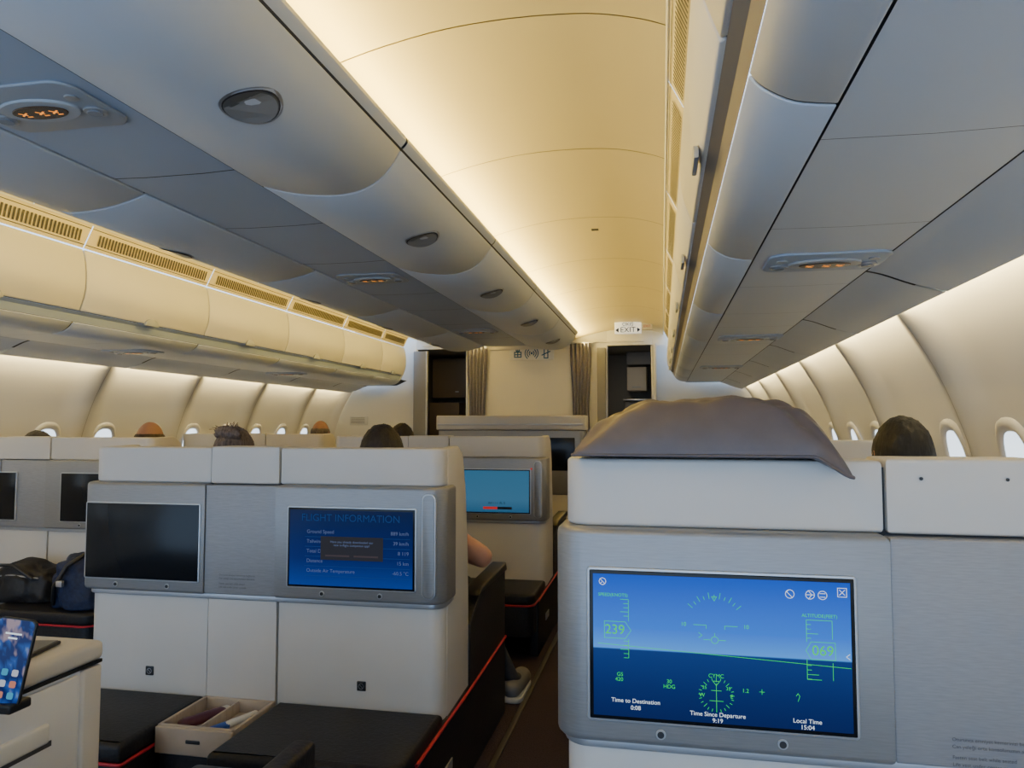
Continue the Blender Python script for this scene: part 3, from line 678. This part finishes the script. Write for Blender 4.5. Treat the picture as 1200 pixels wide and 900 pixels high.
def passenger(x,y,top,skin,hair,style,shirt,elbow_out=0,yaw=0.,scale=1.,foot=None):
    e=empty('passenger',(x,y,0)); H=Vector((x,y,EYE+top-.118*scale))
    SK=mat('skin_%s'%str(skin),skin,.5,nscale=20,namt=.06); HR=mat('hair_%s'%str(hair),hair,.6,nscale=140,namt=.5,bump=.3,stretch=(1,1,.15)); SH=mat('shirt_%s'%str(shirt),shirt,.85,nscale=40,namt=.08); TR=mat('trousers',(.03,.035,.05),.85)
    SHOE=mat('shoe_grey',(.16,.16,.17),.6); SOLE=mat('shoe_sole',(.55,.55,.56),.5)
    R=Matrix.Rotation(yaw,3,'Z')
    def hp(v): return H+R@Vector(v)*scale
    bm=bmesh.new(); bmesh.ops.create_uvsphere(bm,u_segments=48,v_segments=36,radius=1)
    for v in bm.verts:
        d=v.co.copy(); px=.076*d.x; py=.097*d.y; pz=.118*d.z
        if d.z<0:
            k=1-.35*(-d.z)**1.5; px*=k
            if d.y<0: py*=1-.30*(-d.z)
            else: py*=1-.10*(-d.z)
        if d.y>.3:
            py*= .96
            g=math.exp(-((px/.011)**2)-(((pz+.022)/.022)**2)); py+=.024*g
            g=math.exp(-((px/.016)**2)-(((pz+.032)/.009)**2)); py+=.006*g
            for sx in (-1,1):
                g=math.exp(-(((px-sx*.030)/.014)**2)-(((pz-.004)/.011)**2)); py-=.010*g
                g=math.exp(-(((px-sx*.030)/.022)**2)-(((pz-.022)/.008)**2)); py+=.004*g
            g=math.exp(-((px/.024)**2)-(((pz+.058)/.006)**2)); py+=.005*g
            g=math.exp(-((px/.022)**2)-(((pz+.066)/.003)**2)); py-=.004*g
            g=math.exp(-((px/.022)**2)-(((pz+.098)/.014)**2)); py+=.008*g
        v.co=hp((px,py,pz))
    me=bpy.data.meshes.new('head'); bm.to_mesh(me); bm.free(); obj('head',me,SK,e,True,80)
    for sx in (-1,1):
        for nm,rad,off,mt in (('eye',.0115,.078,mat('eye_white',(.8,.8,.78),.2)),('iris',.006,.0855,mat('iris_brown',(.05,.025,.012),.2))):
            bm=bmesh.new(); bmesh.ops.create_uvsphere(bm,u_segments=14,v_segments=10,radius=rad*scale)
            bmesh.ops.translate(bm,vec=hp((sx*.030,off,.003)),verts=bm.verts)
            me=bpy.data.meshes.new(nm); bm.to_mesh(me); bm.free(); obj(nm,me,mt,e)
        bm=bmesh.new(); bmesh.ops.create_uvsphere(bm,u_segments=20,v_segments=14,radius=1)
        for v in bm.verts:
            d=v.co.copy(); dep=.35 if d.x*sx>0 and (d.y**2+d.z**2)<.45 else 1
            v.co=hp((sx*.080+.010*d.x*dep,-.004+.019*d.y-.005*d.z,-.008+.031*d.z*(1 if d.z>0 else .9)))
        me=bpy.data.meshes.new('ear'); bm.to_mesh(me); bm.free(); obj('ear',me,SK,e,True,80)
    pts=[hp((-.022+.044*i/8,.0865-.005*abs(i-4)/4,-.062-.002*math.sin(math.pi*i/8))) for i in range(9)]
    tube('lips',[(v.x,v.y,v.z-EYE) for v in pts],.0035*scale,mat('lips',(.35,.12,.10),.5),e)
    bm=bmesh.new(); bmesh.ops.create_uvsphere(bm,u_segments=96,v_segments=60,radius=1)
    kill=[]
    for v in bm.verts:
        d=v.co.copy()
        front=.42 if style!='long' else .38
        line=-.55 if d.y<0 else (-.55+(front+.55)*min(1,max(0,d.y)/.55))
        if abs(d.x)>.75 and abs(d.y)<.3: line=max(line,-.05)
        k=d.z<line
        if style=='bald':
            k=k or d.z>.42-.1*max(0,d.y) or d.y>.45
        if k: kill.append(v)
        th=.008 if style=='bald' else .011
        n=1+ .03*noise.noise(d*5+Vector((x,y,0)))+.022*noise.noise(Vector((d.x*22,d.y*22,d.z*5)))
        fall=1 if style!='bald' else max(.12,min(1,(.50-d.z)/.35))
        a,b,c=(.076+th*fall)*n,(.097+th*fall)*n,(.118+th*.7*fall)*n
        kk=1-.30*(-d.z)**1.5 if d.z<0 else 1
        ky=(1-.22*(-d.z)) if d.z<0 and d.y<0 else 1
        v.co=hp((a*d.x*kk,b*d.y*ky-.003,c*d.z))
    bmesh.ops.delete(bm,geom=kill,context='VERTS')
    me=bpy.data.meshes.new('hair'); bm.to_mesh(me); bm.free(); ho=obj('hair',me,HR,e,True,80)
    md=ho.modifiers.new('s','SOLIDIFY'); md.thickness=.006; md.offset=-1
    if style=='bun':
        bm=bmesh.new(); bmesh.ops.create_uvsphere(bm,u_segments=40,v_segments=28,radius=1)
        for v in bm.verts:
            d=v.co.copy(); n=1+.16*noise.noise(d*3)+.06*noise.noise(d*9)
            v.co=hp((.066*d.x*n+.004,-.060+.040*d.y*n,.092+.034*d.z*n+.02*noise.noise(Vector((d.x*3,0,1)))))
        me=bpy.data.meshes.new('bun'); bm.to_mesh(me); bm.free(); obj('hair_bun',me,HR,e,True,80)
        for k in range(26):
            a=random.uniform(0,math.pi); q0=Vector((.055*math.cos(a),-.06,.10+.02*math.sin(a))); q1=q0+Vector((.022*math.cos(a)+random.uniform(-.01,.01),random.uniform(-.02,.02),.022*math.sin(a)+random.uniform(-.004,.010)))
            v0,v1,v2=hp(q0),hp((q0+q1)/2+Vector((0,0,.004))),hp(q1)
            tube('stray_hair',[(v.x,v.y,v.z-EYE) for v in (v0,v1,v2)],.0014,HR,e)
    J=[];E=[]
    def j(v,r): J.append((Vector(v),r)); return len(J)-1
    cx,cy,cz=H
    pel=j((cx,cy+.02,.56),(.16,.12)); bel=j((cx,cy-.02,.72),(.145,.11)); che=j((cx,cy-.04,.90 if cz>1.12 else .87),(.165,.115)); nb=j((cx,cy-.035,cz-.19),(.07,.07)); nk=j((cx,cy-.02,cz-.10),(.054,.056)); nt_=j((cx,cy-.01,cz-.03),(.05,.055))
    E+=[(pel,bel),(bel,che),(che,nb),(nb,nk),(nk,nt_)]
    arms=[];zs=cz-.235
    for sx in (-1,1):
        sh=j((cx+sx*.165,cy-.04,zs),.058)
        out=elbow_out if sx>0 else 0
        el=j((cx+sx*(.235+out),cy+.06+(.06 if out else 0),.765 if out else .79),.045 if out else .041); md_=(Vector(J[sh][0])+Vector(J[el][0]))/2; mm=j(md_,.050)
        wr=j((cx+sx*(.15+out*.6),cy+.32,.74),.028); f2=(Vector(J[el][0])*.6+Vector(J[wr][0])*.4); fm_=j(f2,.038)
        E+=[(che,sh),(sh,mm),(mm,el),(el,fm_),(fm_,wr)]
        arms.append((Vector(J[mm][0]),sx,Vector(J[wr][0])))
        ft=foot if (foot and sx>0) else (cx+sx*.12,cy+.56)
        kn=j(((cx+sx*.12)*.7+ft[0]*.3,cy+.50,.58),.066); th=j((cx+sx*.11,cy+.26,.575),.082)
        ca=j(((cx+sx*.12)*.4+ft[0]*.6,(cy+.53)*.5+ft[1]*.5,.34),.056); an=j((ft[0],ft[1],.09),.036); to=j((ft[0]+.01,ft[1]+.16,.045),.034)
        E+=[(pel,th),(th,kn),(kn,ca),(ca,an),(an,to)]
        capsule('shoe',(ft[0],ft[1]-.02,.058-EYE),(ft[0]+.01,ft[1]+.18,.050-EYE),.048,SHOE,e,.95)
        prism('shoe_sole',rrect(ft[0]-.045,ft[0]+.055,ft[1]-.07,ft[1]+.235,(.04,)*4),.002-EYE,.026-EYE,SOLE,e,'Z',bev=.006)
    def cl(c):
        if c.z>cz-.175 and abs(c.x-cx)<.075: return 1
        if c.z<.66 and c.y>cy+.10 and not (abs(c.x-cx)>.19) : return 2
        if c.z<.62 and c.y>cy+.3: return 2
        if c.z<.50: return 2
        for mm,sx,wr in arms:
            if (c.x-cx)*sx>.12 and c.z<mm.z+.03 and c.z>.67: return 1
        return 0
    skin_mesh('body',J,E,[SH,SK,TR],cl,e)
    for mm,sx,wr in arms:
        w=wr; J2=[(w,.024),(w+Vector((-sx*.01,.045,-.004)),(.036,.017)),(w+Vector((-sx*.015,.085,-.008)),(.038,.015))]; E2=[(0,1),(1,2)]
        for k,(o,l) in enumerate(((-.030,.062),(-.010,.072),(.011,.068),(.030,.052))):
            b=w+Vector((-sx*.015+o,.088,-.008)); i0=len(J2)
            J2+= [(b,.010),(b+Vector((o*.1,l*.45,-.004)),.0088),(b+Vector((o*.15,l*.75,-.022)),.008),(b+Vector((o*.15,l*.85,-.042)),.007)]
            E2+=[(2,i0),(i0,i0+1),(i0+1,i0+2),(i0+2,i0+3)]
        b=w+Vector((-sx*.036,.03,-.006)); i0=len(J2)
        J2+=[(b,.012),(b+Vector((-sx*.022,.028,-.010)),.0105),(b+Vector((-sx*.028,.055,-.018)),.009)]
        E2+=[(1,i0),(i0,i0+1),(i0+1,i0+2)]
        skin_mesh('hand',J2,E2,[SK],lambda c:0,e)
    return e
SK1=(.52,.27,.19); SK2=(.27,.135,.10)
passenger(-1.115,2.86,.004,SK1,(.018,.014,.013),'short',(.05,.05,.06),elbow_out=.170,foot=(-.715,3.56))
passenger(-1.80,2.90,-.005,SK1,(.16,.12,.10),'bun',(.12,.06,.08),scale=.93)
passenger(-1.82,5.05,.02,SK1,(.02,.016,.016),'short',(.1,.1,.12))
passenger(-3.05,6.30,.055,SK2,(.10,.08,.07),'bald',(.15,.15,.2))
passenger(-3.09,4.05,.030,SK2,(.03,.018,.015),'bald',(.08,.09,.12),yaw=.3,scale=1.06)
passenger(-3.80,3.95,-.030,SK1,(.02,.016,.014),'short',(.2,.2,.22))
passenger(.735,2.52,.026,SK1,(.006,.006,.008),'short',(.10,.16,.30))
# ------------------------------------------------------------ lights
def area(name,c,d,L,W,power,col):
    l=bpy.data.lights.new(name,'AREA'); l.shape='RECTANGLE'; l.size=L; l.size_y=W; l.energy=power; l.color=col
    o=bpy.data.objects.new(name,l); COL.objects.link(o)
    zc=-Vector(d).normalized(); xc_=Vector((0,1,0)); yc=zc.cross(xc_)
    M=Matrix((xc_,yc,zc)).transposed().to_4x4(); M.translation=Vector(c); o.matrix_world=M
    return o
for s in (1,-1):
    area('ceiling_cove_light',(XC+s*.575,3.7,EYE+.965),(s*.6,0,.8),10.0,.03,88,(1,.74,.22))
    area('sidewall_cove_light',(XC+s*2.337,3.6,EYE+.468),(s*.45,0,-.89),10.0,.02,80,(1,.76,.32))
w=bpy.data.worlds.new('sky'); S.world=w; w.use_nodes=True
bg=w.node_tree.nodes['Background']; bg.inputs[0].default_value=(.48,.69,1,1); bg.inputs[1].default_value=3.3
# ------------------------------------------------------------ camera
cam=bpy.data.cameras.new('camera'); co=bpy.data.objects.new('camera',cam); COL.objects.link(co)
cam.sensor_width=36; cam.lens=870/1200*36; cam.clip_start=.02
co.location=(0,0,EYE); co.rotation_euler=(math.radians(90+3.3),0,math.radians(11.4))
S.camera=co
